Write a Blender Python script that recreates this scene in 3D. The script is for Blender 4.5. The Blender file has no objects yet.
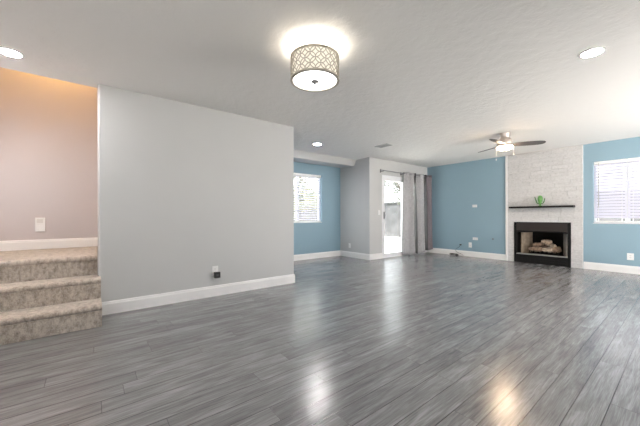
import bpy, bmesh, math, random
from mathutils import Vector, Matrix
random.seed(7)
C = bpy.context.scene.collection
PI = math.pi

# ------------------------------------------------------------------ camera, world, sun, exposure
sc = bpy.context.scene
CAM_H = 1.0406
cam_d = bpy.data.cameras.new('camera')
cam = bpy.data.objects.new('camera', cam_d); C.objects.link(cam)
cam_d.sensor_width = 36.0
cam_d.lens = 290.45 / 640 * 36.0
cam_d.shift_y = 3.26 / 640
cam_d.clip_start = 0.05
cam.matrix_world = (Matrix.Translation((0, 0, CAM_H)) @ Matrix.Rotation(0.904767, 4, 'Z')
                    @ Matrix.Rotation(PI / 2, 4, 'X') @ Matrix.Rotation(-0.00193, 4, 'Z'))
sc.camera = cam
sc.view_settings.view_transform = 'Standard'
sc.view_settings.look = 'None'
sc.view_settings.gamma = 1
sc.view_settings.use_curve_mapping = False
sc.view_settings.exposure = 2.22
sc.cycles.max_bounces = 14
sc.cycles.diffuse_bounces = 8
sc.cycles.glossy_bounces = 4
sc.cycles.transmission_bounces = 8
sc.cycles.sample_clamp_indirect = 6

world = bpy.data.worlds.new('overcast_sky'); sc.world = world
world.use_nodes = True
wn = world.node_tree.nodes
wn['Background'].inputs['Color'].default_value = (0.96, 0.975, 1.0, 1)
wn['Background'].inputs['Strength'].default_value = 1.1

sun_d = bpy.data.lights.new('sun', 'SUN'); sun_d.energy = 12.0; sun_d.angle = math.radians(2.0)
sun_d.color = (1.0, 0.97, 0.92)
sun = bpy.data.objects.new('sun', sun_d); C.objects.link(sun)
sun.rotation_euler = Vector((-0.33, 0.22, -0.92)).to_track_quat('-Z', 'Y').to_euler()

def point(name, loc, power, color, radius):
    d = bpy.data.lights.new(name, 'POINT'); d.energy = power; d.color = color; d.shadow_soft_size = radius
    o = bpy.data.objects.new(name, d); C.objects.link(o); o.location = loc
    return o
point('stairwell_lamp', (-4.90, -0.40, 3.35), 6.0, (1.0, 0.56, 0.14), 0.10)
point('stair_fill_light', (-4.30, -1.10, 1.7), 2.6, (1.0, 0.97, 0.95), 0.10)  # unseen neutral light added to brighten the lower landing wall

# ------------------------------------------------------------------ materials
def new_mat(name):
    m = bpy.data.materials.new(name); m.use_nodes = True
    return m, m.node_tree.nodes, m.node_tree.links, m.node_tree.nodes['Principled BSDF']

def noise(n, l, scale, detail=3, rough=0.5, vec=None, coord='Object', sc3=None):
    tc = n.new('ShaderNodeTexCoord')
    src = tc.outputs[coord] if vec is None else vec
    if sc3:
        mp = n.new('ShaderNodeMapping'); mp.inputs['Scale'].default_value = sc3
        l.new(src, mp.inputs['Vector']); src = mp.outputs['Vector']
    t = n.new('ShaderNodeTexNoise'); t.inputs['Scale'].default_value = scale
    t.inputs['Detail'].default_value = detail; t.inputs['Roughness'].default_value = rough
    l.new(src, t.inputs['Vector'])
    return t

def ramp(n, l, src, stops):
    r = n.new('ShaderNodeValToRGB'); e = r.color_ramp.elements
    while len(e) < len(stops): e.new(0.5)
    for el, (p, c) in zip(e, stops):
        el.position = p; el.color = (*c, 1) if len(c) == 3 else c
    l.new(src, r.inputs['Fac'])
    return r

def bump(n, l, src, b, strength, dist=0.01):
    k = n.new('ShaderNodeBump'); k.inputs['Strength'].default_value = strength; k.inputs['Distance'].default_value = dist
    l.new(src, k.inputs['Height']); l.new(k.outputs['Normal'], b.inputs['Normal'])

def simple(name, col, rough=0.5, metal=0.0, emit=None, strength=0, vary=0.0, vscale=8, bmp=0.0, bscale=60):
    m, n, l, b = new_mat(name)
    b.inputs['Base Color'].default_value = (*col, 1); b.inputs['Roughness'].default_value = rough
    b.inputs['Metallic'].default_value = metal
    if emit:
        b.inputs['Emission Color'].default_value = (*emit, 1); b.inputs['Emission Strength'].default_value = strength
    if vary:
        t = noise(n, l, vscale)
        r = ramp(n, l, t.outputs['Fac'], [(0.3, [c * (1 - vary) for c in col]), (0.7, [min(1, c * (1 + vary)) for c in col])])
        l.new(r.outputs['Color'], b.inputs['Base Color'])
    if bmp:
        t2 = noise(n, l, bscale); bump(n, l, t2.outputs['Fac'], b, bmp, 0.004)
    return m

def paint(name, col, rough=0.55):
    return simple(name, col, rough, vary=0.015, vscale=1.5, bmp=0.18, bscale=120)

M = {}
M['grey_wall'] = paint('light_grey_paint', (0.56, 0.56, 0.555), 0.5)
M['greige_wall'] = paint('greige_paint', (0.58, 0.535, 0.54))
M['blue_wall'] = paint('slate_blue_paint', (0.265, 0.395, 0.475), 0.5)
M['trim'] = simple('white_trim_paint', (0.86, 0.85, 0.84), 0.35)
M['plastic'] = simple('white_plastic', (0.86, 0.86, 0.85), 0.35)
M['vent'] = simple('grey_white_vent_metal', (0.50, 0.50, 0.50), 0.45)
M['vinyl'] = simple('white_vinyl', (0.84, 0.85, 0.87), 0.35)
M['black_plastic'] = simple('black_plastic', (0.012, 0.012, 0.013), 0.35)
M['dark_slot'] = simple('dark_slot', (0.05, 0.05, 0.05), 0.6)
M['nickel'] = simple('brushed_nickel', (0.70, 0.62, 0.56), 0.32, 0.9, bmp=0.02)
M['dark_nickel'] = simple('dark_nickel', (0.20, 0.20, 0.21), 0.5, 0.4)
M['blade'] = simple('grey_wood_blade', (0.095, 0.09, 0.09), 0.5, vary=0.12)
M['bowl'] = simple('lit_frosted_glass', (0.9, 0.88, 0.85), 0.4, emit=(1.0, 0.72, 0.48), strength=28)
M['lattice'] = simple('champagne_metal', (0.50, 0.46, 0.39), 0.4, 0.6)
M['shade'] = simple('lit_cream_fabric', (0.85, 0.82, 0.74), 0.8, emit=(1.0, 0.93, 0.80), strength=0.14)
M['diffuser'] = simple('lit_white_diffuser', (0.9, 0.9, 0.9), 0.4, emit=(1.0, 0.97, 0.93), strength=1.1)
M['downlight'] = simple('lit_downlight_lens', (0.9, 0.9, 0.9), 0.4, emit=(1.0, 0.97, 0.96), strength=95)
M['black_metal'] = simple('black_metal', (0.010, 0.0095, 0.0095), 0.55, 0.0)
M['brown_black_metal'] = simple('brown_black_metal', (0.045, 0.038, 0.036), 0.45, 0.3)
M['steel_lip'] = simple('grey_steel_lip', (0.42, 0.41, 0.39), 0.4, 0.5)
M['soot'] = simple('sooty_steel', (0.012, 0.011, 0.01), 0.85)
M['black_wood'] = simple('black_painted_wood', (0.014, 0.012, 0.011), 0.4)
M['log'] = simple('ceramic_log', (0.27, 0.185, 0.13), 0.9, vary=0.55, vscale=18, bmp=0.7, bscale=40)
M['char'] = simple('charred_log', (0.13, 0.09, 0.07), 0.9, vary=0.55, vscale=14, bmp=0.7, bscale=40)
M['ash'] = simple('pale_ceramic_log', (0.42, 0.34, 0.265), 0.9, vary=0.5, vscale=20, bmp=0.7, bscale=40)
M['refractory'] = simple('tan_refractory_panel', (0.40, 0.32, 0.24), 0.9, vary=0.2, vscale=14, bmp=0.4, bscale=30)
M['refractory_grey'] = simple('grey_refractory_panel', (0.42, 0.40, 0.37), 0.9, vary=0.2, vscale=14, bmp=0.4, bscale=30)
M['cactus'] = simple('green_glazed_metal', (0.16, 0.40, 0.11), 0.4, vary=0.25, vscale=40)
M['cactus_dark'] = simple('dark_green_metal', (0.085, 0.20, 0.07), 0.45)
M['rod'] = simple('pewter_rod', (0.32, 0.32, 0.33), 0.35, 0.8)
M['cord_black'] = simple('black_cable', (0.02, 0.017, 0.015), 0.5)
M['cord_white'] = simple('white_cable', (0.8, 0.79, 0.77), 0.5)
M['concrete'] = simple('pale_patio_concrete', (0.62, 0.60, 0.57), 0.85, vary=0.08, vscale=2, bmp=0.2)
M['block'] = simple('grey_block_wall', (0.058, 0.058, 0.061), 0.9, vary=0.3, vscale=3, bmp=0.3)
M['stucco'] = simple('lavender_grey_stucco', (0.52, 0.50, 0.56), 0.9, vary=0.05, bmp=0.3)
M['roof'] = simple('grey_roof_tile', (0.34, 0.32, 0.33), 0.9, vary=0.15, vscale=5)
M['bark'] = simple('grey_brown_bark', (0.15, 0.13, 0.115), 0.9, vary=0.2)
M['leaf'] = simple('green_leaf', (0.085, 0.095, 0.07), 0.6, vary=0.3, vscale=3)
M['leaf_pale'] = simple('yellow_green_leaf', (0.20, 0.215, 0.085), 0.6, vary=0.25, vscale=3)
M['pot'] = simple('terracotta', (0.46, 0.27, 0.18), 0.8, vary=0.1)

def ceiling_mat():
    m, n, l, b = new_mat('knockdown_ceiling')
    b.inputs['Base Color'].default_value = (0.78, 0.77, 0.755, 1); b.inputs['Roughness'].default_value = 0.7
    t = noise(n, l, 9, 5, 0.6)
    r = ramp(n, l, t.outputs['Fac'], [(0.42, (0, 0, 0)), (0.58, (1, 1, 1))])
    bump(n, l, r.outputs['Color'], b, 0.35, 0.006)
    return m
M['ceiling'] = ceiling_mat()

def floor_mat():
    m, n, l, b = new_mat('grey_oak_planks')
    tc = n.new('ShaderNodeTexCoord'); sp = n.new('ShaderNodeSeparateXYZ'); l.new(tc.outputs['Object'], sp.inputs[0])
    def mth(op, a, c=None, d=None):
        k = n.new('ShaderNodeMath'); k.operation = op
        for i, v in enumerate((a, c, d)):
            if v is None: continue
            if isinstance(v, (int, float)): k.inputs[i].default_value = v
            else: l.new(v, k.inputs[i])
        return k.outputs[0]
    W, L = 0.127, 1.22
    xr = mth('DIVIDE', mth('ADD', sp.outputs['X'], 0.4 + 127 * W), W)
    row = mth('FLOOR', xr); fx = mth('FRACT', xr)
    wn1 = n.new('ShaderNodeTexWhiteNoise'); wn1.noise_dimensions = '1D'; l.new(row, wn1.inputs['W'])
    yr = mth('ADD', mth('DIVIDE', sp.outputs['Y'], L), mth('MULTIPLY', wn1.outputs['Value'], 7.0))
    yr = mth('ADD', yr, 50.0)
    pl = mth('FLOOR', yr); fy = mth('FRACT', yr)
    cv = n.new('ShaderNodeCombineXYZ'); l.new(row, cv.inputs[0]); l.new(pl, cv.inputs[1])
    wn2 = n.new('ShaderNodeTexWhiteNoise'); wn2.noise_dimensions = '2D'; l.new(cv.outputs[0], wn2.inputs['Vector'])
    # grain coordinates shifted per plank
    off = n.new('ShaderNodeCombineXYZ')
    l.new(mth('MULTIPLY', wn2.outputs['Value'], 37.0), off.inputs[0]); l.new(mth('MULTIPLY', wn2.outputs['Value'], 91.0), off.inputs[1])
    va = n.new('ShaderNodeVectorMath'); va.operation = 'ADD'; l.new(tc.outputs['Object'], va.inputs[0]); l.new(off.outputs[0], va.inputs[1])
    g1 = noise(n, l, 1.0, 6, 0.62, vec=va.outputs[0], sc3=(120, 4.5, 1))
    g1.inputs['Distortion'].default_value = 1.1
    g2 = noise(n, l, 1.0, 4, 0.5, vec=va.outputs[0], sc3=(11, 1.6, 1))
    g2.inputs['Distortion'].default_value = 1.6
    grain = mth('ADD', mth('MULTIPLY', g1.outputs['Fac'], 0.66), mth('MULTIPLY', g2.outputs['Fac'], 0.50))
    tone = mth('ADD', mth('MULTIPLY', mth('SUBTRACT', wn2.outputs['Value'], 0.5), 0.10), grain)
    r = ramp(n, l, tone, [(0.30, (0.072, 0.074, 0.078)), (0.57, (0.195, 0.198, 0.206)), (0.90, (0.40, 0.405, 0.42))])
    ex = mth('MINIMUM', fx, mth('SUBTRACT', 1.0, fx)); ey = mth('MINIMUM', fy, mth('SUBTRACT', 1.0, fy))
    sx = mth('MULTIPLY', ex, W); sy = mth('MULTIPLY', ey, L * 2.2)
    seam = mth('MINIMUM', sx, sy)
    sr = n.new('ShaderNodeMapRange'); sr.inputs['From Min'].default_value = 0.0010; sr.inputs['From Max'].default_value = 0.0030
    l.new(seam, sr.inputs['Value'])
    mx = n.new('ShaderNodeMix'); mx.data_type = 'RGBA'
    l.new(sr.outputs[0], mx.inputs['Factor']); mx.inputs['A'].default_value = (0.018, 0.018, 0.019, 1)
    l.new(r.outputs['Color'], mx.inputs['B']); l.new(mx.outputs['Result'], b.inputs['Base Color'])
    rr = n.new('ShaderNodeMapRange'); rr.inputs['To Min'].default_value = 0.215; rr.inputs['To Max'].default_value = 0.235
    l.new(grain, rr.inputs['Value']); l.new(rr.outputs[0], b.inputs['Roughness'])
    hgt = mth('ADD', mth('MULTIPLY', grain, 0.35), sr.outputs[0])
    bump(n, l, hgt, b, 0.02, 0.002)
    b.inputs['Specular IOR Level'].default_value = 0.85
    return m
M['floor'] = floor_mat()

def carpet_mat():
    m, n, l, b = new_mat('tan_plush_carpet')
    t1 = noise(n, l, 26, 5, 0.7, sc3=(1, 1, .6)); t2 = noise(n, l, 150, 3, 0.7)
    k = n.new('ShaderNodeMath'); k.operation = 'MULTIPLY_ADD'; l.new(t2.outputs['Fac'], k.inputs[0]); k.inputs[1].default_value = 0.55
    l.new(t1.outputs['Fac'], k.inputs[2])
    r = ramp(n, l, k.outputs[0], [(0.58, (0.24, 0.20, 0.165)), (0.74, (0.43, 0.37, 0.315)), (0.92, (0.60, 0.535, 0.465))])
    l.new(r.outputs['Color'], b.inputs['Base Color']); b.inputs['Roughness'].default_value = 0.95
    b.inputs['Sheen Weight'].default_value = 0.3
    bump(n, l, k.outputs[0], b, 0.6, 0.008)
    return m
M['carpet'] = carpet_mat()

def stone_mat():
    m, n, l, b = new_mat('whitewashed_stone')
    g = n.new('ShaderNodeNewGeometry')
    t1 = noise(n, l, 24, 5, 0.7, sc3=(1, 1, 1.5)); t2 = noise(n, l, 30, 4, 0.6)
    k = n.new('ShaderNodeMath'); k.operation = 'MULTIPLY_ADD'; l.new(g.outputs['Random Per Island'], k.inputs[0])
    k.inputs[1].default_value = 0.10; l.new(t1.outputs['Fac'], k.inputs[2])
    r = ramp(n, l, k.outputs[0], [(0.30, (0.36, 0.355, 0.355)), (0.42, (0.56, 0.555, 0.555)), (0.60, (0.63, 0.625, 0.625)), (0.8, (0.69, 0.685, 0.685))])
    l.new(r.outputs['Color'], b.inputs['Base Color']); b.inputs['Roughness'].default_value = 0.85
    bump(n, l, t2.outputs['Fac'], b, 0.5, 0.01)
    return m
M['stone'] = stone_mat()
M['mortar'] = simple('pale_mortar', (0.60, 0.58, 0.56), 0.9)

def glass_mat():
    m, n, l, b = new_mat('clear_window_glass')
    out = n['Material Output']
    tr = n.new('ShaderNodeBsdfTransparent'); tr.inputs['Color'].default_value = (0.94, 0.96, 0.96, 1)
    gl = n.new('ShaderNodeBsdfGlossy'); gl.inputs['Roughness'].default_value = 0.02
    lw = n.new('ShaderNodeLayerWeight'); lw.inputs['Blend'].default_value = 0.5
    pw = n.new('ShaderNodeMath'); pw.operation = 'POWER'; l.new(lw.outputs['Facing'], pw.inputs[0]); pw.inputs[1].default_value = 4.0
    fr = n.new('ShaderNodeMath'); fr.operation = 'MULTIPLY_ADD'; l.new(pw.outputs[0], fr.inputs[0]); fr.inputs[1].default_value = 0.5; fr.inputs[2].default_value = 0.03
    mx = n.new('ShaderNodeMixShader'); l.new(fr.outputs[0], mx.inputs[0]); l.new(tr.outputs[0], mx.inputs[1]); l.new(gl.outputs[0], mx.inputs[2])
    l.new(mx.outputs[0], out.inputs['Surface'])
    return m
M['glass'] = glass_mat()

def translucent(name, col, fac, scale=None, col2=None):
    m, n, l, b = new_mat(name)
    out = n['Material Output']
    df = n.new('ShaderNodeBsdfDiffuse'); df.inputs['Color'].default_value = (*col, 1)
    tl = n.new('ShaderNodeBsdfTranslucent'); tl.inputs['Color'].default_value = (*col, 1)
    if scale:
        t = noise(n, l, scale, 3, 0.6)
        r = ramp(n, l, t.outputs['Fac'], [(0.35, col2), (0.65, col)])
        l.new(r.outputs['Color'], df.inputs['Color']); l.new(r.outputs['Color'], tl.inputs['Color'])
    mx = n.new('ShaderNodeMixShader'); mx.inputs[0].default_value = fac
    l.new(df.outputs[0], mx.inputs[1]); l.new(tl.outputs[0], mx.inputs[2]); l.new(mx.outputs[0], out.inputs['Surface'])
    return m
M['slat'] = translucent('white_blind_slat', (0.70, 0.70, 0.79), 0.13)
M['silver_cloth'] = translucent('silver_grey_curtain', (0.56, 0.555, 0.565), 0.05, 45, (0.34, 0.335, 0.345))
M['mauve_cloth'] = translucent('mauve_grey_curtain', (0.27, 0.235, 0.255), 0.04, 60, (0.20, 0.175, 0.19))
M['cloth_back'] = simple('dark_cloth_back', (0.05, 0.048, 0.05), 0.8)  # dark colour on the reverse face of each curtain

for k_ in ('black_metal', 'brown_black_metal', 'soot', 'black_wood'):
    M[k_].node_tree.nodes['Principled BSDF'].inputs['Specular IOR Level'].default_value = 0.2

# ------------------------------------------------------------------ mesh helpers
class MB:
    def __init__(self): self.bm = bmesh.new(); self.mi = 0
    def _mark(self, faces):
        for f in faces: f.material_index = self.mi
    def box(self, x0, x1, y0, y1, z0, z1, bev=0.0, seg=1):
        r = bmesh.ops.create_cube(self.bm, size=1.0); vs = r['verts']
        for v in vs:
            v.co = Vector((x0 if v.co.x < 0 else x1, y0 if v.co.y < 0 else y1, z0 if v.co.z < 0 else z1))
        fs = list({f for v in vs for f in v.link_faces}); self._mark(fs)
        if bev:
            es = list({e for v in vs for e in v.link_edges})
            rb = bmesh.ops.bevel(self.bm, geom=es, offset=bev, segments=seg, affect='EDGES', profile=0.5)
            self._mark(rb['faces'])
        return self
    def prism(self, pts, axis, a, b):
        def P(p, t):
            u, v = p
            return {'x': (t, u, v), 'y': (u, t, v), 'z': (u, v, t)}[axis]
        A = [self.bm.verts.new(P(p, a)) for p in pts]; B = [self.bm.verts.new(P(p, b)) for p in pts]
        n = len(pts); fs = [self.bm.faces.new(A[::-1]), self.bm.faces.new(B)]
        for i in range(n): fs.append(self.bm.faces.new((A[i], A[(i + 1) % n], B[(i + 1) % n], B[i])))
        self._mark(fs)
        return self
    def lathe(self, prof, c, axis='z', seg=32):
        cx, cy, cz = c; rings = []
        for r, h in prof:
            if r < 1e-6:
                q = [(0, 0)]
            else:
                q = [(r * math.cos(2 * PI * i / seg), r * math.sin(2 * PI * i / seg)) for i in range(seg)]
            ring = []
            for a, b in q:
                p = {'z': (cx + a, cy + b, cz + h), 'x': (cx + h, cy + a, cz + b), 'y': (cx + a, cy + h, cz + b)}[axis]
                ring.append(self.bm.verts.new(p))
            rings.append(ring)
        fs = []
        for A, B in zip(rings, rings[1:]):
            if len(A) == 1 and len(B) == 1: continue
            for i in range(seg):
                j = (i + 1) % seg
                if len(A) == 1: fs.append(self.bm.faces.new((A[0], B[i], B[j])))
                elif len(B) == 1: fs.append(self.bm.faces.new((A[i], A[j], B[0])))
                else: fs.append(self.bm.faces.new((A[i], A[j], B[j], B[i])))
        self._mark(fs)
        return self
    def tube(self, pts, r, seg=8, closed=False, radii=None):
        pts = [Vector(p) for p in pts]; n = len(pts); rings = []
        up = None
        for i, p in enumerate(pts):
            a = pts[(i - 1) % n] if (closed or i > 0) else p
            b = pts[(i + 1) % n] if (closed or i < n - 1) else p
            t = (b - a).normalized()
            if up is None:
                up = t.orthogonal().normalized()
            up = (up - t * up.dot(t))
            if up.length < 1e-5: up = t.orthogonal()
            up.normalize(); s = t.cross(up)
            rr = radii[i] if radii else r
            rings.append([self.bm.verts.new(p + (up * math.cos(2 * PI * k / seg) + s * math.sin(2 * PI * k / seg)) * rr) for k in range(seg)])
        fs = []
        rng = range(n) if closed else range(n - 1)
        for i in rng:
            A, B = rings[i], rings[(i + 1) % n]
            sh = 0
            if closed and i == n - 1:
                sh = min(range(seg), key=lambda q: (A[0].co - B[q].co).length)
            for k in range(seg):
                fs.append(self.bm.faces.new((A[k], A[(k + 1) % seg], B[(k + 1 + sh) % seg], B[(k + sh) % seg])))
        if not closed:
            fs.append(self.bm.faces.new(rings[0][::-1])); fs.append(self.bm.faces.new(rings[-1]))
        self._mark(fs)
        return self
    def build(self, name, mats, parent=None, smooth=False, angle=None):
        if not isinstance(mats, (list, tuple)): mats = [mats]
        bm = self.bm
        bmesh.ops.recalc_face_normals(bm, faces=bm.faces)
        root = parent
        while root is not None and root.parent is not None: root = root.parent
        if root is not None:
            bmesh.ops.translate(bm, verts=bm.verts, vec=-Vector(root.location))
            loc = (0, 0, 0)
        else:
            xs = [v.co for v in bm.verts]
            loc = Vector(((min(v.x for v in xs) + max(v.x for v in xs)) / 2, (min(v.y for v in xs) + max(v.y for v in xs)) / 2, min(v.z for v in xs)))
            if name in ('floor',): loc = Vector((0, 0, 0))
            bmesh.ops.translate(bm, verts=bm.verts, vec=-loc)
        me = bpy.data.meshes.new(name); bm.to_mesh(me); bm.free()
        for q in mats: me.materials.append(q)
        if smooth:
            me.polygons.foreach_set('use_smooth', [True] * len(me.polygons))
            if angle: me.set_sharp_from_angle(angle=math.radians(angle))
        o = bpy.data.objects.new(name, me); C.objects.link(o); o.location = loc
        if parent is not None: o.parent = parent
        return o

def tag(o, label=None, cat=None, group=None, kind=None):
    if label: o['label'] = label
    if cat: o['category'] = cat
    if group: o['group'] = group
    if kind: o['kind'] = kind
    return o
def thing(name, loc, label, cat, group=None):
    o = bpy.data.objects.new(name, None); C.objects.link(o); o.location = loc; o.empty_display_size = 0.1
    return tag(o, label, cat, group)
def struct(name, mb, mats, **k):
    return tag(mb.build(name, mats, **k), kind='structure')

def slab(mb, rect, holes, fixed, axis):
    """rect/holes in (a0,a1,b0,b1); wall between fixed=(t0,t1) along axis; cut into boxes around the holes"""
    a0, a1, b0, b1 = rect
    As = sorted({a0, a1, *[h[0] for h in holes], *[h[1] for h in holes]})
    As = [a for a in As if a0 <= a <= a1]
    for p, q in zip(As, As[1:]):
        m = (p + q) / 2
        cuts = sorted([(h[2], h[3]) for h in holes if h[0] < m < h[1]])
        z = b0
        for c0, c1 in cuts + [(b1, b1)]:
            if c0 > z + 1e-6:
                t0, t1 = fixed
                if axis == 'x': mb.box(t0, t1, p, q, z, c0)
                elif axis == 'y': mb.box(p, q, t0, t1, z, c0)
                else: mb.box(p, q, z, c0, t0, t1)
            z = max(z, c1)
    return mb

# ------------------------------------------------------------------ setting
H = 2.44
XG, YB, XD, XA, YR = -3.837, 7.6185, -4.680, -5.708, 5.17   # partition, back wall, patio-door wall, alcove wall, return wall
XR, YF = 1.5, -2.5                                             # right and front walls (behind the camera)
XL = -5.2                                                      # landing wall
YE = 0.05                                                      # free end of the partition
TOPS = 4.4

mb = slab(MB(), (-5.9, XR + .12, YF - .12, YB + .5), [(-6.0, XD - .14, YR + .12, 9.0)], (-0.1, 0), 'z'); struct('floor', mb, M['floor'])
mb = slab(MB(), (-5.9, XR + .12, YF - .12, YB + .62), [(XL - .15, -3.98, -1.25, 1.30), (-6.0, XD - .14, YR + .12, 9.0)], (H, H + .16), 'z')
struct('ceiling', mb, M['ceiling'])
# roof over the room, opened above the stairwell; overhangs added to block sun
mb = slab(MB(), (-6.2, XR + 2.1, YF - 1.7, YB + 2.6), [(XL - .13, -3.84, -1.37, 1.42), (-6.3, XD - .25, YR + .14, 11.0)], (2.61, 2.72), 'z')
struct('roof', mb, M['roof'])
# partition (grey wall)
rb = .022
mb = MB(); mb.prism([(-3.98 + rb - rb * math.cos(k * PI / 10), YE + rb - rb * math.sin(k * PI / 10)) for k in range(6)]
                    + [(XG - rb + rb * math.sin(k * PI / 10), YE + rb - rb * math.cos(k * PI / 10)) for k in range(6)] + [(XG, 2.49), (-3.98, 2.49)], 'z', 0, H); struct('wall_left', mb, M['grey_wall'])
# stairwell shell
mb = MB(); mb.box(XL - .12, XL, -1.37, 1.42, 0, TOPS); struct('wall_landing', mb, M['greige_wall'])
mb = slab(MB(), (XL, -3.98, 0, TOPS), [(-4.6, -4.12, 3.3, 4.0)], (1.30, 1.42), 'y'); struct('wall_stairwell_rear', mb, M['greige_wall'])  # upper opening added to bring neutral daylight into the stairwell
mb = MB(); mb.box(XL, XG, -1.37, -1.25, 0, TOPS); struct('wall_stairwell_front', mb, M['greige_wall'])
mb = MB(); mb.box(-3.98, -3.84, -1.25, 1.30, H + .16, TOPS); struct('wall_stairwell_upper', mb, M['greige_wall'])
mb = MB(); mb.box(XL - .12, -3.84, -1.37, 1.42, TOPS, TOPS + .1); struct('ceiling_stairwell', mb, M['ceiling'])
mb = MB(); mb.box(-3.98, XG, YF, -1.37, 0, H); struct('wall_left_front', mb, M['grey_wall'])
# alcove
WA = (3.25, 4.545, 0.885, 2.065)
mb = slab(MB(), (1.42, YR + .12, 0, H), [WA], (XA - .14, XA), 'x'); struct('wall_alcove', mb, M['blue_wall'])
mb = MB(); mb.box(XA, -3.98, 1.42, 1.54, 0, H); struct('wall_alcove_front', mb, M['grey_wall'])
mb = MB(); mb.box(XA, XD - .14, YR, YR + .12, 0, H); struct('wall_return', mb, M['grey_wall'])
mb = MB(); mb.prism([(XA, 2.318), (-5.20, 2.296), (-5.11, H), (XA, H)], 'y', 1.54, YR); struct('soffit', mb, M['grey_wall'])
# patio door wall
DR = (5.62, 7.42, 0.0, 2.06)
mb = slab(MB(), (YR, YB + .12, 0, H), [DR], (XD - .14, XD), 'x'); struct('wall_door', mb, M['grey_wall'])
# back wall with right window and firebox opening
WR = (-1.155, -0.20, 0.89, 2.08)
FB = (-2.478, -1.476, 0.0, 0.905)
mb = slab(MB(), (XD, XR + .12, 0, H), [WR, (FB[0], FB[1], 0, FB[3])], (YB, YB + .14), 'y'); struct('wall_back', mb, M['blue_wall'])
# walls behind the camera with openings added for daylight fill
mb = slab(MB(), (YF - .12, YB, 0, H), [(3.6, 7.45, 0.02, 2.35)], (XR, XR + .12), 'x'); struct('wall_right', mb, M['grey_wall'])
mb = slab(MB(), (-3.98, XR, 0, H), [(-1.1, 0.7, 0.6, 2.15)], (YF - .12, YF), 'y'); struct('wall_front', mb, M['grey_wall'])

# baseboards
BH = 0.138
def bb(name, axis, wallpos, side, a, b, z=0.0, h=BH):
    t = 0.014 * side
    prof = [(wallpos, z), (wallpos + t, z), (wallpos + t, z + h - .03), (wallpos + t * .75, z + h - .022), (wallpos + t * .55, z + h - .006), (wallpos, z + h)]
    mb = MB(); mb.prism(prof, 'y' if axis == 'y' else 'x', a, b)
    struct(name, mb, M['trim'])
bb('baseboard_left', 'y', XG, 1, 0.08, 2.49)
bb('baseboard_left_end', 'x', 2.49, 1, -3.98, XG + .014)
bb('baseboard_alcove', 'y', XA, 1, 1.54, YR)
bb('baseboard_return', 'x', YR, -1, XA + .014, XD + .014)
bb('baseboard_door', 'y', XD, 1, YR, 5.625)
bb('baseboard_door_far', 'y', XD, 1, 7.43, YB)
bb('baseboard_back', 'x', YB, -1, XD + .014, -2.654)
bb('baseboard_back_right', 'x', YB, -1, -1.29, XR)
bb('baseboard_landing', 'y', XL, 1, -1.25, 1.30, z=0.622, h=0.125)

# ------------------------------------------------------------------ carpeted stairs
def soft(mb, amp=0.004, cuts=24):
    bm = mb.bm
    bmesh.ops.triangulate(bm, faces=[f for f in bm.faces if len(f.verts) > 4])
    for _ in range(3):
        es = [e for e in bm.edges if e.calc_length() > 0.07]
        if es: bmesh.ops.subdivide_edges(bm, edges=es, cuts=1, use_grid_fill=True)
    for v in bm.verts:
        v.co += Vector((random.uniform(-1, 1), random.uniform(-1, 1), random.uniform(-1, 1))) * amp
def nosing(xn, z0, z1, back):
    r = 0.028; pts = [(back, z0), (xn - .018, z0)]
    pts += [(xn - .018, z1 - .055)]
    for k in range(6):
        a = -PI / 2 + k * PI / 5 * 1.0
        pts.append((xn - r + r * math.cos(a), z1 - r + r * math.sin(a)))
    pts.append((back, z1))
    return pts
st = thing('carpeted_stairs', (-3.75, -0.5, 0), 'tan plush carpeted steps rising to a landing at the left end of the grey wall', 'stairs')
for nm, xn, z0, z1, back, yend in (('step', -3.435, 0.0, 0.207, -3.836, 0.075), ('step', -3.715, 0.207, 0.414, -3.97, 0.072), ('landing', -3.965, 0.414, 0.622, XL + .02, 0.046)):
    mb = MB(); mb.prism(nosing(xn, z0, z1, back), 'y', -1.245, yend if nm == 'landing' or back > -3.84 else 0.046)
    if nm == 'step' and back < -3.84:   # the tread end wraps past the wall corner
        mb.prism(nosing(xn, z0, z1, -3.835), 'y', 0.046, yend)
    soft(mb, .001)
    mb.build(nm, M['carpet'], st, smooth=True, angle=60)
mb = MB(); mb.box(-3.83, -3.47, -1.24, 0.06, 0.005, 0.20); mb.box(-5.15, -3.99, -1.24, .02, .005, .41)
mb.build('stair_core', M['carpet'], st)
mb = MB(); mb.box(XL, -3.98, 0.05, 1.30, 0.0, 0.620); struct('floor_landing', mb, M['carpet'])

# ------------------------------------------------------------------ windows, blinds, patio door
def window_y(name, x0, x1, z0, z1, yin, mull):   # in the back wall, seen from -y
    y0, y1 = yin + .085, yin + .135
    mb = MB(); f = .035
    mb.box(x0, x1, y0, y1, z0, z0 + f).box(x0, x1, y0, y1, z1 - f, z1).box(x0, x0 + f, y0, y1, z0 + f, z1 - f).box(x1 - f, x1, y0, y1, z0 + f, z1 - f)
    mb.box(mull - .03, mull + .03, y0, y1, z0 + f, z1 - f)
    w = struct(name, mb, M['vinyl'])
    g = MB(); g.box(x0 + f, mull - .03, y1 - .03, y1 - .024, z0 + f, z1 - f).box(mull + .03, x1 - f, y1 - .03, y1 - .024, z0 + f, z1 - f)
    struct(name.replace('window', 'window_pane'), g, M['glass'])
window_y('window_1', *WR[:2], *WR[2:], YB, -0.70)
mb = MB()
y0, z0, z1, a0, a1 = XA - .135, WA[2], WA[3], WA[0], WA[1]; f = .035; x0, x1 = XA - .135, XA - .085
mb.box(x0, x1, a0, a1, z0, z0 + f).box(x0, x1, a0, a1, z1 - f, z1).box(x0, x1, a0, a0 + f, z0 + f, z1 - f).box(x0, x1, a1 - f, a1, z0 + f, z1 - f)
mb.box(x0, x1, 3.85, 3.91, z0 + f, z1 - f)
struct('window_2', mb, M['vinyl'])
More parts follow.
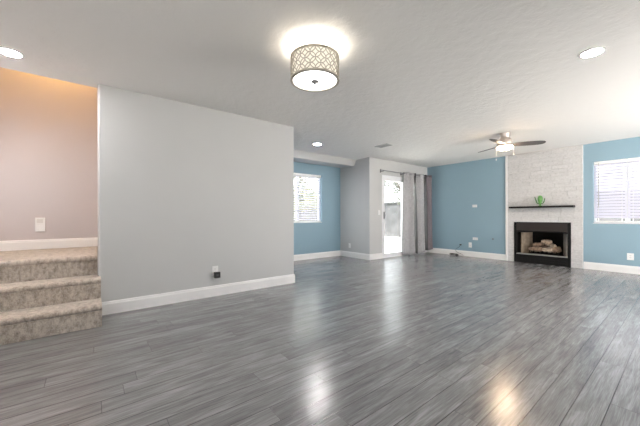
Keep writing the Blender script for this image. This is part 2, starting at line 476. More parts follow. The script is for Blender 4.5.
mb = MB(); mb.box(x0 + .02, x0 + .026, a0 + f, 3.85, z0 + f, z1 - f).box(x0 + .02, x0 + .026, 3.91, a1 - f, z0 + f, z1 - f)
struct('window_pane_2', mb, M['glass'])
# white sills
mb = MB(); mb.box(WR[0], WR[1], YB - .004, YB + .085, WR[2], WR[2] + .012); struct('window_sill_1', mb, M['trim'])
mb = MB(); mb.box(XA - .085, XA + .004, WA[0], WA[1], WA[2], WA[2] + .012); struct('window_sill_2', mb, M['trim'])

def blind(label, along, a0, a1, z0, z1, depth_pos, inward, wand_at, pitch, tilt, group):
    """along 'x' or 'y': direction of the slats. depth_pos: mid plane; inward: sign of the room side"""
    mid = (a0 + a1) / 2
    loc = (mid, depth_pos, z1) if along == 'x' else (depth_pos, mid, z1)
    r = thing('venetian_blind', loc, label, 'blind', group)
    def bx(mb, u0, u1, d0, d1, zz0, zz1, bev=0):
        lo, hi = sorted((depth_pos + d0 * inward, depth_pos + d1 * inward))
        if along == 'x': mb.box(u0, u1, lo, hi, zz0, zz1, bev)
        else: mb.box(lo, hi, u0, u1, zz0, zz1, bev)
    m = MB(); bx(m, a0, a1, -.028, .030, z1 - .055, z1 - .001, .004); m.build('headrail', M['plastic'], r)
    m = MB(); w = .029; zz = z1 - .075
    ca, sa = math.cos(tilt) * w, math.sin(tilt) * w
    while zz > z0 + .06:
        th = .0022
        prof = [(depth_pos + inward * ca, zz - sa - th / 2), (depth_pos, zz + .003 - th / 2), (depth_pos - inward * ca, zz + sa - th / 2),
                (depth_pos - inward * ca, zz + sa + th / 2), (depth_pos, zz + .003 + th / 2), (depth_pos + inward * ca, zz - sa + th / 2)]
        m.prism(prof, 'x' if along == 'x' else 'y', a0 + .004, a1 - .004)
        zz -= pitch
    m.build('slats', M['slat'], r)
    m = MB(); bx(m, a0 + .003, a1 - .003, -.026, .026, z0 + .016, z0 + .036, .004); m.build('bottom_rail', M['plastic'], r)
    for t in (0.14, 0.86):
        m = MB(); u = a0 + (a1 - a0) * t
        for d in (-.0285, .0285): bx(m, u - .0025, u + .0025, d - .001, d + .001, z0 + .03, z1 - .05)
        m.build('ladder_cord', M['plastic'], r)
    if wand_at is not None:
        u = a0 + (a1 - a0) * wand_at; d = depth_pos + inward * .042
        p = (u, d) if along == 'x' else (d, u)
        m = MB(); m.tube([(p[0], p[1], z1 - .03), (p[0], p[1], z1 - .85)], .0045, 8)
        m.lathe([(0, -.02), (.007, -.015), (.006, 0), (0, .005)], (p[0], p[1], z1 - .86), seg=8)
        m.build('tilt_wand', simple('clear_grey_wand', (0.45, 0.43, 0.42), 0.3), r, smooth=True)
    return r
blind('white slatted blind with tilt wand, left half of the window right of the fireplace', 'x', WR[0] + .012, -0.705, WR[2] + .012, WR[3], YB + .045, -1, 0.16, .055, math.radians(57), None)
blind('white slatted blind cut by the right photo edge, beside the blind with wand', 'x', -0.695, WR[1] - .012, WR[2] + .012, WR[3], YB + .045, -1, None, .055, math.radians(57), None)
blind('white slatted blind on the alcove window beyond the end of the grey wall', 'y', WA[0] + .012, WA[1] - .012, WA[2] + .012, WA[3], XA - .045, 1, None, .054, math.radians(36), None)

# patio door
y0, y1, z1 = DR[0], DR[1], DR[3]
mb = MB(); xo, xi = XD - .135, XD + .006
mb.box(xo, xi, y0, y0 + .045, 0, z1).box(xo, xi, y1 - .045, y1, 0, z1).box(xo, xi, y0 + .045, y1 - .045, z1 - .045, z1).box(xo, xi, y0 + .045, y1 - .045, 0, .022)
d = struct('door_1', mb, M['vinyl'])
def leaf(name, a, b, xa, xb):
    m = MB(); s = .07
    m.box(xa, xb, a, a + s, .022, z1 - .045).box(xa, xb, b - s, b, .022, z1 - .045).box(xa, xb, a + s, b - s, z1 - .045 - .085, z1 - .045).box(xa, xb, a + s, b - s, .022, .10)
    o = m.build(name, M['vinyl'], d)
    g = MB(); g.box((xa + xb) / 2 - .004, (xa + xb) / 2 + .004, a + s, b - s, .10, z1 - .13); g.build('pane', M['glass'], o)
    return o
l1 = leaf('sliding_panel', y0 + .045, 6.555, XD - .05, XD - .01)
l2 = leaf('fixed_panel', 6.50, y1 - .045, XD - .10, XD - .06)
m = MB(); m.box(XD - .01, XD + .004, y0 + .063, y0 + .098, 0.97, 1.15, .003); m.tube([(XD + .002, y0 + .08, 1.0), (XD + .03, y0 + .08, 1.01), (XD + .03, y0 + .08, 1.11), (XD + .002, y0 + .08, 1.12)], .007, 8)
m.build('door_handle', M['dark_nickel'], l1, smooth=True, angle=40)

# ------------------------------------------------------------------ curtains and rod
ZR = 2.150; XRD = XD + .100
rod = thing('curtain_rod', (XRD, 6.55, ZR), 'thin pewter curtain rod with ball finial above the patio door', 'curtain rod')
m = MB(); m.tube([(XRD, 5.46, ZR), (XRD, 7.60, ZR)], .0105, 12); m.build('pole', M['rod'], rod, smooth=True, angle=40)
for yf, dr in ((5.46, -1), (7.60, 1)):
    m = MB(); m.lathe([(0, -.022 * 1), (.012, -.019), (.022, -.006), (.023, .004), (.014, .018), (0, .022)], (XRD, yf - .0 + dr * .004, ZR), 'y', 16)
    m.build('finial', M['rod'], rod, smooth=True)
for yb in (5.56, 6.37, 7.265):
    m = MB(); m.box(XD, XD + .008, yb - .018, yb + .018, ZR - .045, ZR + .045, .002); m.box(XD, XRD + .012, yb - .007, yb + .007, ZR - .022, ZR - .0095)
    m.tube([(XRD - .015, yb, ZR - .012), (XRD - .017, yb, ZR + .004), (XRD + .014, yb, ZR - .0125), (XRD + .017, yb, ZR + .004)], .004, 6)
    m.build('bracket', M['dark_nickel'], rod)

def curtain(label, ya, yb, folds, amp, cloth, ztop, zbot, phase, flare, skew=1.0):
    r = thing('window_curtain', (XRD, (ya + yb) / 2, 0), label, 'curtain')
    bm = bmesh.new(); N = int(folds * 20); K = 24; grid = []
    for k in range(K + 1):
        t = k / K; z = ztop + (zbot - ztop) * t; row = []
        for i in range(N + 1):
            s = i / N
            ph = 2 * PI * folds * s + phase
            a = amp * (0.80 + 0.25 * t) * (1 + .18 * math.sin(3.1 * s * folds + 1.3 * t))
            x = XRD + a * math.sin(ph) + .013 * math.sin(3 * ph + 1.5 * t) + .010 * math.sin(2.2 * t + 5 * s) * t
            y = ya + (yb - ya) * (s ** skew + flare * t * (s - .5)) + .018 * math.sin(2 * ph) + .008 * math.sin(4 * t + 9 * s) * t
            zz = z + (0.012 * math.sin(ph * 1.0 + 1) + 0.018 * math.sin(7 * s)) * (t ** 6)
            row.append(bm.verts.new((x, y, zz)))
        grid.append(row)
    for k in range(K):
        for i in range(N):
            bm.faces.new((grid[k][i], grid[k + 1][i], grid[k + 1][i + 1], grid[k][i + 1]))
    bmesh.ops.translate(bm, verts=bm.verts, vec=-Vector(r.location))
    me = bpy.data.meshes.new('cloth'); bm.to_mesh(me); bm.free()
    me.materials.append(cloth); me.materials.append(M['cloth_back'])
    me.polygons.foreach_set('use_smooth', [True] * len(me.polygons))
    o = bpy.data.objects.new('cloth', me); C.objects.link(o); o.parent = r
    so = o.modifiers.new('thickness', 'SOLIDIFY'); so.thickness = .004; so.offset = 0; so.material_offset = 1; so.material_offset_rim = 0
    # grommets where the cloth crosses the rod
    j0 = math.ceil(phase / PI + .02)
    for j in range(j0, math.floor((phase + 2 * PI * folds) / PI - .02) + 1):
        s = (j * PI - phase) / (2 * PI * folds)
        y = ya + (yb - ya) * s ** skew
        m = MB(); m.tube([(XRD + .020 * math.cos(q * PI / 8), y, ZR + .020 * math.sin(q * PI / 8)) for q in range(16)], .0045, 6, closed=True)
        m.build('grommet', M['rod'], r, smooth=True)
    return r
curtain('silver grey grommet curtain hanging nearest the open glass of the patio door', 6.405, 6.76, 1.5, .062, M['silver_cloth'], 2.195, 0.012, -PI / 2, 0.06)
curtain('silver grey grommet curtain hanging between the other silver curtain and the mauve one', 6.83, 7.21, 1, .083, M['silver_cloth'], 2.195, 0.030, PI / 2, 0.05, 1.7)
curtain('dark mauve grommet curtain bunched in the corner by the blue wall', 7.33, 7.60, 1, .080, M['mauve_cloth'], 2.195, 0.085, PI / 2, 0.03, 1.6)

# ------------------------------------------------------------------ fireplace: stone face, insert, mantel
SX0, SX1, SY = -2.605, -1.295, YB - .036
fp = thing('stone_fireplace_surround', ((SX0 + SX1) / 2, YB, 0), 'whitewashed stone fireplace surround reaching from floor to ceiling between blue walls', 'fireplace')
m = MB(); slab(m, (SX0, SX1, 0, H), [FB], (YB - .022, YB - .0005), 'y'); m.build('mortar_backing', M['mortar'], fp)
m = MB(); z = 0.002; rowh = 0
while z < H - .005:
    rowh = random.choice([.070, .082, .092, .104]); z2 = min(z + rowh, H - .002)
    if H - z2 < .03: z2 = H - .002
    segs = [(SX0, SX1)]
    if z2 > FB[2] and z < FB[3] - .02:
        segs = [(SX0, FB[0]), (FB[1], SX1)]
        if z2 > FB[3]: z2 = FB[3] + .001
    for s0, s1 in segs:
        x = s0
        while x < s1 - .002:
            w = random.uniform(.18, .42)
            if s1 - (x + w) < .07: w = s1 - x
            dep = SY + random.uniform(-.005, .007)
            m.box(x + .0015, x + w - .0015, dep, YB - .010, z + .0015, z2 - .0015, .0025)
            x += w
    z = z2
m.build('stone_face', M['stone'], fp)
m = MB(); m.box(SX0 - .048, SX0, YB - .036, YB - .0005, 0.0, H - .001, .003); m.build('edge_trim', M['trim'], fp)

ins = thing('fireplace_insert', ((FB[0] + FB[1]) / 2, SY, 0), 'black metal gas fireplace insert set low in the whitewashed stone', 'fireplace')
x0, x1 = FB[0] + .004, FB[1] - .004; yf = SY - .012; yb = YB + .02
m = MB(); m.box(x0, x0 + .048, yf, yb, 0.001, .90, .003).box(x1 - .048, x1, yf, yb, 0.001, .90, .003).box(x0 + .048, x1 - .048, yf, yb, .885, .90)
m.box(x0 + .048, x1 - .048, yf, yb, .69, .715)
m.build('frame', M['black_metal'], ins)
m = MB(); m.box(x0 + .048, x1 - .048, yf + .008, yb, .715, .885, .003); m.build('hood_panel', M['brown_black_metal'], ins)
m = MB(); m.box(x0 + .048, x1 - .048, yf + .006, yb, .001, .185, .003)
for q in range(3): m.box(x0 + .07, x1 - .07, yf + .001, yf + .008, .035 + q * .05, .060 + q * .05)
m.build('lower_panel', M['black_metal'], ins)
m = MB(); m.box(x0 + .046, x1 - .046, yf - .006, yb + .03, .185, .205, .003); m.build('hearth_lip', M['steel_lip'], ins)
# firebox
xi0, xi1 = x0 + .048, x1 - .048; yk = YB + .46
m = MB(); m.box(xi0 - .02, xi1 + .02, yb, yk + .02, .17, .185); m.box(xi0 - .02, xi1 + .02, yb, yk + .02, .715, .735)
m.box(xi0 - .02, xi1 + .02, yk, yk + .015, .185, .715); m.box(xi0 - .02, xi0 - .005, yb, yk + .015, .185, .715); m.box(xi1 + .005, xi1 + .02, yb, yk + .015, .185, .715)
m.build('firebox', M['soot'], ins)
m = MB(); m.prism([(xi0 + .05, yb + .10), (xi0 + .17, yk - .02), (xi0 + .15, yk - .005), (xi0 + .03, yb + .11)], 'z', .186, .66); tag(m.build('side_liner', M['refractory'], ins), 'tan left firebox liner')
m = MB(); m.prism([(xi1 - .05, yb + .10), (xi1 - .03, yb + .11), (xi1 - .15, yk - .005), (xi1 - .17, yk - .02)], 'z', .186, .66); tag(m.build('side_liner', M['refractory_grey'], ins), 'grey right firebox liner')

# mesh curtain rods and grate
gx = (xi0 + xi1) / 2
gr = thing('log_grate', (gx, YB + .22, .185), 'black iron grate under the logs in the fireplace', 'grate')
m = MB()
for q in range(7):
    xx = gx - .24 + q * .08
    m.tube([(xx, YB + .09, .275), (xx, YB + .10, .225), (xx, YB + .34, .225), (xx, YB + .36, .27)], .007, 6)
m.tube([(gx - .27, YB + .13, .222), (gx + .27, YB + .13, .222)], .008, 6); m.tube([(gx - .27, YB + .31, .222), (gx + .27, YB + .31, .222)], .008, 6)
m.build('bars', M['black_metal'], gr, smooth=True)
for a in (-.24, .24):
    for b in (.13, .31):
        m = MB(); m.tube([(gx + a, YB + b, .222), (gx + a, YB + b, .1855)], .008, 6); m.build('leg', M['black_metal'], gr)

def log(label, p, q, r, mat, bend=.012):
    p, q = Vector(p) + Vector((0, 0, .018)), Vector(q) + Vector((0, 0, .018)); r *= 1.1; pts = []; rad = []
    n = 10
    for i in range(n + 1):
        t = i / n; c = p.lerp(q, t) + Vector((0, math.sin(PI * t) * bend, math.sin(2.3 * t + r * 90) * bend * .6))
        pts.append(c); e = 1 - .28 * (abs(2 * t - 1) ** 6)
        rad.append(r * e * (1 + .09 * math.sin(5 * t + r * 300)))
    m = MB(); m.tube(pts, r, 12, radii=rad)
    for v in m.bm.verts: v.co += Vector([random.uniform(-1, 1) for _ in range(3)]) * r * .07
    o = m.build('fireplace_log', mat, None, smooth=True, angle=50)
    tag(o, label, 'log', 'logs in the fireplace')
log('long tan log lying at the front left of the grate', (gx - .27, YB + .135, .285), (gx - .02, YB + .12, .283), .052, M['log'])
log('pale log lying at the front middle of the grate', (gx - .01, YB + .115, .285), (gx + .17, YB + .14, .284), .050, M['ash'])
log('reddish brown log leaning at the right end of the grate', (gx + .175, YB + .11, .275), (gx + .29, YB + .20, .315), .054, M['log'])
log('dark charred log lying at the back of the grate', (gx - .26, YB + .29, .300), (gx + .26, YB + .30, .298), .056, M['char'])
log('pale tan log resting on the left of the log pile', (gx - .19, YB + .16, .375), (gx - .02, YB + .26, .402), .042, M['log'])
log('palest log sloping on the right of the log pile', (gx + .20, YB + .155, .372), (gx + .02, YB + .27, .410), .044, M['ash'])
log('short log crossing the top of the pile', (gx - .05, YB + .20, .455), (gx + .13, YB + .225, .468), .036, M['ash'])

MZ = 1.248
mt = thing('mantel_shelf', (-1.97, YB - .03, 1.2), 'thin black mantel shelf on the stone above the fireplace opening', 'shelf')
m = MB(); m.box(-2.535, -1.408, SY - .155, SY - .006, 1.212, MZ, .003); m.build('board', M['black_wood'], mt)

# cactus figure
cx, cy = -1.965, YB - .115
ca = thing('cactus_figurine', (cx, cy, MZ), 'small green cactus figurine with two raised arms on the black mantel', 'figurine')
m = MB(); m.lathe([(0, 0), (.034, 0), (.036, .006), (.018, .012), (.013, .03), (0, .032)], (cx, cy, MZ + .0005), seg=20); m.build('base', M['cactus'], ca, smooth=True, angle=40)
m = MB(); m.lathe([(0, 0), (.014, .002), (.016, .03), (.030, .062), (.041, .10), (.043, .14), (.036, .178), (.020, .20), (0, .207)], (cx, cy, MZ + .02), seg=32)
for v in m.bm.verts:
    a = math.atan2(v.co.y - cy, v.co.x - cx); k = 1 + .12 * math.cos(8 * a)
    v.co.x = cx + (v.co.x - cx) * k; v.co.y = cy + (v.co.y - cy) * k * .6
m.build('body', M['cactus'], ca, smooth=True)
m = MB()
m.tube([(cx + .026 * math.sin(2 * PI * t / 24), cy - .030, MZ + .145 + .042 * math.cos(2 * PI * t / 24)) for t in range(24)], .004, 6, closed=True)
m.build('ring', M['cactus_dark'], ca, smooth=True)
for s, top in ((-1, .205), (1, .172)):
    m = MB(); pts = [(cx + s * a, cy, MZ + b) for a, b in ((.012, .048), (.040, .056), (.060, .075), (.070, .105), (.077, .14), (.080 + .012 * (s < 0), top - .02), (.080 + .016 * (s < 0), top))]
    m.tube(pts, .009, 10, radii=[.009, .010, .011, .011, .0105, .009, .004]); m.build('arm', M['cactus_dark'], ca, smooth=True)

# ------------------------------------------------------------------ ceiling fan
FX, FY = -1.935, 5.51
fan = thing('ceiling_fan', (FX, FY, H), 'three bladed brushed nickel ceiling fan with lit frosted bowl hugging the ceiling', 'ceiling fan')
m = MB(); m.lathe([(0, 0), (.078, 0), (.078, -.014), (.070, -.045), (.068, -.085), (0, -.085)], (FX, FY, H - .0005), seg=40); m.build('canopy', M['nickel'], fan, smooth=True, angle=40)
m = MB(); m.lathe([(0, -.080), (.070, -.085), (.092, -.098), (.106, -.125), (.112, -.165), (.108, -.188), (0, -.190)], (FX, FY, H), seg=40); m.build('motor_housing', M['nickel'], fan, smooth=True, angle=40)
m = MB(); m.lathe([(0, -.190), (.104, -.190), (.112, -.198), (.114, -.212), (.114, -.228), (0, -.228)], (FX, FY, H), seg=40); m.build('light_collar', M['nickel'], fan, smooth=True, angle=40)
m = MB(); m.lathe([(.111, -.2285), (.111, -.244), (.102, -.260), (.078, -.271), (.040, -.277), (0, -.278)], (FX, FY, H), seg=40); m.build('lamp_bowl', M['bowl'], fan, smooth=True)
for ang in (33.8, 154.6, -87.4):
    a = math.radians(ang); R = Matrix.Rotation(a, 4, 'Z'); T = Matrix.Translation((FX, FY, H - .197)) @ R @ Matrix.Rotation(math.radians(-13), 4, 'X')
    bm = bmesh.new(); outl = []
    for r_, w in ((.13, .055), (.20, .066), (.30, .072), (.42, .073), (.50, .068), (.55, .054), (.575, .030), (.583, .0)):
        outl.append((r_, w))
    ring = [(r_, w) for r_, w in outl] + [(r_, -w) for r_, w in outl[-2::-1]]
    A = [bm.verts.new(T @ Vector((p, q, .003))) for p, q in ring]; B = [bm.verts.new(T @ Vector((p, q, -.003))) for p, q in ring]
    bm.faces.new(A); bm.faces.new(B[::-1]); n = len(ring)
    for i in range(n): bm.faces.new((A[i], A[(i + 1) % n], B[(i + 1) % n], B[i]))
    mb = MB(); mb.bm.free(); mb.bm = bm; mb.build('blade', M['blade'], fan)
    mb = MB(); T2 = Matrix.Translation((FX, FY, H - .197)) @ R
    mb.prism([(.10, -.016), (.15, -.014), (.20, -.035), (.235, -.030), (.235, .030), (.20, .035), (.15, .014), (.10, .016)], 'z', .0, .006)
    bmesh.ops.transform(mb.bm, matrix=T2 @ Matrix.Rotation(math.radians(-13), 4, 'X') @ Matrix.Translation((0, 0, .0035)), verts=mb.bm.verts)
    mb.build('blade_iron', M['nickel'], fan)
for dx, dy, ln in ((-.112, -.06, .19), (.112, .05, .12)):
    m = MB(); px, py = FX + dx, FY + dy; zt = H - .235
    m.tube([(px, py, zt), (px, py, zt - ln)], .0018, 6); m.lathe([(0, 0), (.006, -.004), (.007, -.02), (.003, -.028), (0, -.03)], (px, py, zt - ln), seg=10)
    m.build('pull_chain', M['plastic'], fan, smooth=True)

# ------------------------------------------------------------------ drum ceiling light
DX, DY, DR_, DZ0, DZ1 = -1.925, 1.462, .198, 2.167, 2.352
dl = thing('drum_ceiling_light', (DX, DY, H), 'lit drum ceiling light with interlaced ring lattice near the camera', 'ceiling light')
m = MB(); m.lathe([(0, 0), (.07, 0), (.068, -.014), (.055, -.024), (0, -.026)], (DX, DY, H - .0005), seg=32); m.build('canopy', M['plastic'], dl, smooth=True, angle=40)
m = MB(); m.lathe([(0, 0), (.016, 0), (.016, -.265), (0, -.265)], (DX, DY, H - .024), seg=16); m.build('stem', M['nickel'], dl, smooth=True, angle=40)
m = MB(); m.lathe([(DR_ - .012, DZ0 + .005), (DR_ - .012, DZ1 - .004), (DR_ - .015, DZ1 - .004), (DR_ - .015, DZ0 + .005), (DR_ - .012, DZ0 + .005)], (DX, DY, 0), seg=64); m.build('fabric_shade', M['shade'], dl, smooth=True, angle=40)
for zz, nm in ((DZ0, 'bottom_ring'), (DZ1, 'top_ring')):
    m = MB(); m.lathe([(DR_ - .016, zz - .006), (DR_ + .005, zz - .006), (DR_ + .005, zz + .006), (DR_ - .016, zz + .006), (DR_ - .016, zz - .006)], (DX, DY, 0), seg=64); m.build(nm, M['lattice'], dl, smooth=True, angle=40)
m = MB(); ncol = 15; s = 2 * PI * DR_ / ncol; rr = s * .70
for j in range(-1, 6):
    for i in range(ncol):
        zc = DZ0 + .010 + j * s * .5; th0 = (i + (j % 2) * .5) * s / DR_
        pts = []
        for q in range(29):
            a = 2 * PI * q / 28; zz = zc + rr * .72 * math.sin(a)
            if DZ0 < zz < DZ1: pts.append((DX + DR_ * math.cos(th0 + rr * .72 * math.cos(a) / DR_), DY + DR_ * math.sin(th0 + rr * .72 * math.cos(a) / DR_), zz))
            else:
                if len(pts) > 1: m.tube(pts, .0036, 5)
                pts = []
        if len(pts) > 1: m.tube(pts, .0036, 5)
m.build('ring_lattice', M['lattice'], dl, smooth=True)
m = MB(); m.lathe([(0, -.003), (DR_ - .02, 0), (DR_ - .016, .004), (DR_ - .02, .007), (0, .004)], (DX, DY, DZ0 + .001), seg=64); m.build('glass_diffuser', M['diffuser'], dl, smooth=True)
m = MB(); m.lathe([(0, .003), (.030, .001), (.031, -.008), (.014, -.012), (.010, -.02), (.006, -.028), (0, -.03)], (DX, DY, DZ0 - .002), seg=20); m.build('finial', M['dark_nickel'], dl, smooth=True)
for k in range(3):
    a = k * 2 * PI / 3
    point('drum_bulb', (DX + .09 * math.cos(a), DY + .09 * math.sin(a), 2.27), 0.34, (1.0, .95, .88), .025)

# ------------------------------------------------------------------ recessed lights, vent
for x, y, lab in ((-3.57, -.545, 'recessed ceiling light above the carpeted steps, cut by the left photo edge'),
                  (-.515, 3.37, 'recessed ceiling light on the right of the photo, in front of the fireplace'),
                  (-4.455, 3.435, 'recessed ceiling light near the soffit beyond the end of the grey wall')):
    t = thing('recessed_light', (x, y, H), lab, 'ceiling light', 'recessed ceiling lights')
    m = MB(); m.lathe([(.068, -.0005), (.090, -.0005), (.090, -.004), (.084, -.007), (.070, -.008), (.068, -.004), (.068, -.0005)], (x, y, H), seg=40); m.build('trim_ring', M['plastic'], t, smooth=True, angle=40)
    m = MB(); m.lathe([(0, -.001), (.069, -.001), (.069, -.005), (0, -.006)], (x, y, H), seg=40); m.build('lens', M['downlight'], t, smooth=True, angle=40)
vt = thing('ceiling_vent', (-3.74, 4.55, H), 'small white louvred air vent on the ceiling in front of the patio door wall', 'vent')
vx, vy = -3.74, 4.55
m = MB(); a, b, w = .16, .09, .02
m.box(vx - a, vx + a, vy - b, vy - b + w, H - .012, H - .0005).box(vx - a, vx + a, vy + b - w, vy + b, H - .012, H - .0005).box(vx - a, vx - a + w, vy - b + w, vy + b - w, H - .012, H - .0005).box(vx + a - w, vx + a, vy - b + w, vy + b - w, H - .012, H - .0005)
m.build('frame', M['vent'], vt)
m = MB(); m.box(vx - a + w, vx + a - w, vy - b + w, vy + b - w, H - .003, H - .0005); m.build('duct_opening', M['dark_slot'], vt)
m = MB()
for q in range(6):
    yy = vy - b + w + .012 + q * .023
    m.prism([(yy, H - .004), (yy + .003, H - .004), (yy + .012, H - .011), (yy + .009, H - .011)], 'x', vx - a + w, vx + a - w)
m.build('louvres', M['vent'], vt)

# ------------------------------------------------------------------ plates, outlets, cable
def plate(name, label, cat, axis, wall, sgn, a, z, w, h, kind):
    """on a wall: axis 'x' = wall normal along x"""
    loc = (wall, a, z) if axis == 'x' else (a, wall, z)
    t = thing(name, loc, label, cat)
    def bx(mm, a0, a1, z0, z1, d0, d1, bev=0):
        lo, hi = sorted((wall + sgn * d0, wall + sgn * d1))
        if axis == 'x': mm.box(lo, hi, a0, a1, z0, z1, bev)
        else: mm.box(a0, a1, lo, hi, z0, z1, bev)
    m = MB(); bx(m, a - w / 2, a + w / 2, z - h / 2, z + h / 2, 0.0003, .007, .0025); m.build('cover_plate', M['plastic'], t)
    if kind == 'outlet':
        for dz in (-.02, .02):
            m = MB(); bx(m, a - .017, a + .017, z + dz - .014, z + dz + .014, .006, .009, .002); o = m.build('receptacle', M['plastic'], t)
            m = MB(); bx(m, a - .008, a - .005, z + dz - .002, z + dz + .008, .0085, .0094); bx(m, a + .005, a + .008, z + dz - .002, z + dz + .008, .0085, .0094); bx(m, a - .002, a + .002, z + dz - .010, z + dz - .006, .0085, .0094)
            m.build('slots', M['dark_slot'], o)
    elif kind == 'wide':
        for da in (-.02, .02):
            m = MB(); bx(m, a + da - .014, a + da + .014, z - .017, z + .017, .006, .009, .002); o = m.build('receptacle', M['plastic'], t)
            m = MB(); bx(m, a + da - .002, a + da + .008, z - .008, z - .005, .0085, .0094); bx(m, a + da - .002, a + da + .008, z + .005, z + .008, .0085, .0094)
            m.build('slots', M['dark_slot'], o)
    elif kind == 'switch':
        m = MB(); bx(m, a - .017, a + .017, z - .034, z + .034, .006, .0105, .002); m.build('rocker', M['plastic'], t)
    elif kind == 'switch2':
        for da in (-.024, .024):
            m = MB(); bx(m, a + da - .017, a + da + .017, z - .034, z + .034, .006, .0105, .002); m.build('rocker', M['plastic'], t)
    return t
plate('wall_outlet', 'white wall outlet low on the grey partition with a black adapter plugged in', 'outlet', 'x', XG, 1, 1.268, .332, .076, .122, 'outlet')
ad = thing('power_adapter', (XG + .01, 1.285, .275), 'black cube power adapter plugged into the outlet of the grey wall', 'adapter')
m = MB(); m.box(XG + .0105, XG + .052, 1.245, 1.322, .240, .318, .006, 2); m.build('body', M['black_plastic'], ad)
m = MB(); m.box(XG + .0515, XG + .053, 1.268, 1.300, .266, .292); m.build('face_label', simple('dark_grey_print', (.06, .06, .06), .4), ad)
plate('wall_outlet', 'white outlet low on the grey return wall beside the blue alcove', 'outlet', 'y', YR, -1, -5.355, .292, .072, .118, 'outlet')
plate('light_switch', 'white light switch on the grey wall left of the patio door', 'switch', 'x', XD, 1, 5.510, 1.128, .075, .12, 'switch')
plate('wall_outlet', 'white outlet mounted sideways halfway up the blue wall left of the fireplace', 'outlet', 'y', YB, -1, -3.358, 1.292, .115, .066, 'wide')
plate('wall_outlet', 'white outlet mounted sideways low on the blue wall left of the fireplace', 'outlet', 'y', YB, -1, -3.345, .465, .125, .066, 'wide')
plate('wall_outlet', 'white upright outlet low on the blue wall between the black plug and the sideways outlet', 'outlet', 'y', YB, -1, -3.472, .298, .078, .13, 'outlet')
plate('wall_outlet', 'white outlet low on the blue wall under the right window', 'outlet', 'y', YB, -1, -.658, .303, .086, .122, 'outlet')
t = thing('wall_fitting', (-2.935, YB, .483), 'tiny dark grey round fitting on the blue wall just left of the stone', 'fitting')
m = MB(); m.lathe([(.022, -.0003), (.022, -.004), (.017, -.007), (.008, -.007), (.008, -.014), (0, -.014)], (-2.935, YB, .483), 'y', 20); m.build('rosette', simple('grey_metal', (.22, .25, .27), .4, .6), t, smooth=True, angle=40)
t = thing('wall_control_plate', (XL, -.525, .94), 'white switch plate on the greige landing wall above the carpeted steps', 'switch')
m = MB(); m.box(XL + .0003, XL + .022, -.572, -.478, .850, 1.030, .004, 2); m.build('cover', M['plastic'], t)
m = MB(); m.box(XL + .021, XL + .0235, -.555, -.495, .960, 1.010, .001); m.box(XL + .021, XL + .0235, -.555, -.495, .945, .949); m.build('button_panel', simple('off_white_plastic', (.72, .70, .68), .4), t)

cb = thing('cable_with_plug', (-3.80, YB - .05, 0), 'black plug and thin cable on the blue wall with its end coiled on the floor', 'cable')
m = MB(); m.box(-3.735, -3.69, YB - .028, YB - .0004, .272, .306, .004); m.build('plug', M['black_plastic'], cb)
m = MB(); m.tube([(-3.715, YB - .024, .275), (-3.735, YB - .030, .235), (-3.80, YB - .022, .19), (-3.835, YB - .022, .16), (-3.84, YB - .03, .13), (-3.80, YB - .035, .09), (-3.70, YB - .035, .055), (-3.62, YB - .045, .02), (-3.66, YB - .08, .006), (-3.75, YB - .09, .006), (-3.82, YB - .07, .006)], .0045, 8)
m.build('lead', M['cord_black'], cb, smooth=True)
m = MB(); pts = []
for q in range(40):
    a = q * .47; pts.append((-3.86 + (.055 + .012 * math.sin(q)) * math.cos(a) * 1.7, YB - .09 + .045 * math.sin(a), .007 + .0012 * q))
m.tube(pts, .0055, 6); m.build('coil', M['cord_black'], cb, smooth=True)
m = MB(); m.box(-3.80, -3.735, YB - .115, YB - .075, .0005, .045, .004); m.build('end_connector', M['black_plastic'], cb)

# ------------------------------------------------------------------ outside
mb = MB(); mb.box(-22, 10, -9, 24, -.30, -.12); struct('ground', mb, M['concrete'])
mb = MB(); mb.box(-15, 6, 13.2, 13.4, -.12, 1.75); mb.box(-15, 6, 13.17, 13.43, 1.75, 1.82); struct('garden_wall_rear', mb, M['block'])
mb = MB(); mb.box(-11.2, -11.0, -6, 13.2, -.12, 1.75); mb.box(-11.23, -10.97, -6, 13.17, 1.75, 1.82); struct('garden_wall_side', mb, M['block'])

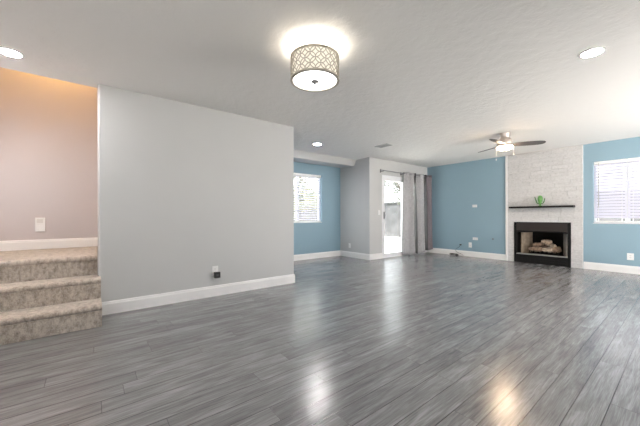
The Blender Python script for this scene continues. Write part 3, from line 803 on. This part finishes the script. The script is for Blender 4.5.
def tree(name, label, cat, x, y, h, spread, leafmat, nleaf, seed, group=None, base=-.12, trunk_h=None, ls=.11):
    rnd = random.Random(seed)
    t = thing(name, (x, y, base), label, cat, group)
    th = trunk_h or h * .45
    m = MB(); m.tube([(x, y, base), (x + .05, y, base + th * .5), (x, y + .05, base + th), (x + .05, y, base + h * .8)], .07, 8, radii=[.09, .07, .06, .02])
    for q in range(6):
        a = q * 1.05; z = base + th * (.8 + .08 * q)
        m.tube([(x, y, z), (x + spread * .4 * math.cos(a), y + spread * .4 * math.sin(a), z + h * .2), (x + spread * .75 * math.cos(a), y + spread * .75 * math.sin(a), z + h * .32)], .03, 6, radii=[.035, .025, .008])
    m.build('trunk', M['bark'], t, smooth=True)
    bm = bmesh.new()
    clumps = [(Vector((rnd.gauss(0, .42) * spread, rnd.gauss(0, .42) * spread, rnd.uniform(-.38, .45) * (h - th))), rnd.uniform(.25, .5) * spread) for _ in range(16)]
    cz = base + th + (h - th) * .5
    for _ in range(nleaf):
        c, r = rnd.choice(clumps)
        p = Vector((x, y, cz)) + c + Vector((rnd.gauss(0, .5), rnd.gauss(0, .5), rnd.gauss(0, .45))) * r
        d = Vector((rnd.uniform(-1, 1), rnd.uniform(-1, 1), rnd.uniform(-.8, .6))).normalized(); s = d.orthogonal().normalized() if rnd.random() < .5 else d.cross(Vector((0, 0, 1))).normalized()
        L = ls * rnd.uniform(.7, 1.3)
        n_ = d.cross(s)
        v = [bm.verts.new(p), bm.verts.new(p + d * L * .5 + s * L * .28 + n_ * L * .06), bm.verts.new(p + d * L), bm.verts.new(p + d * L * .5 - s * L * .28 + n_ * L * .06)]
        bm.faces.new(v)
    mb = MB(); mb.bm.free(); mb.bm = bm; mb.build('foliage', leafmat, t)
tree('patio_tree', 'leafy grey green tree seen through the glass of the patio door', 'tree', -7.75, 11.0, 3.6, 1.15, M['leaf'], 3600, 3, trunk_h=1.7)
tree('yellow_green_shrub', 'yellow green shrub seen through the alcove window blind', 'shrub', -9.0, 6.35, 3.4, 1.15, M['leaf_pale'], 5000, 5, trunk_h=.7)
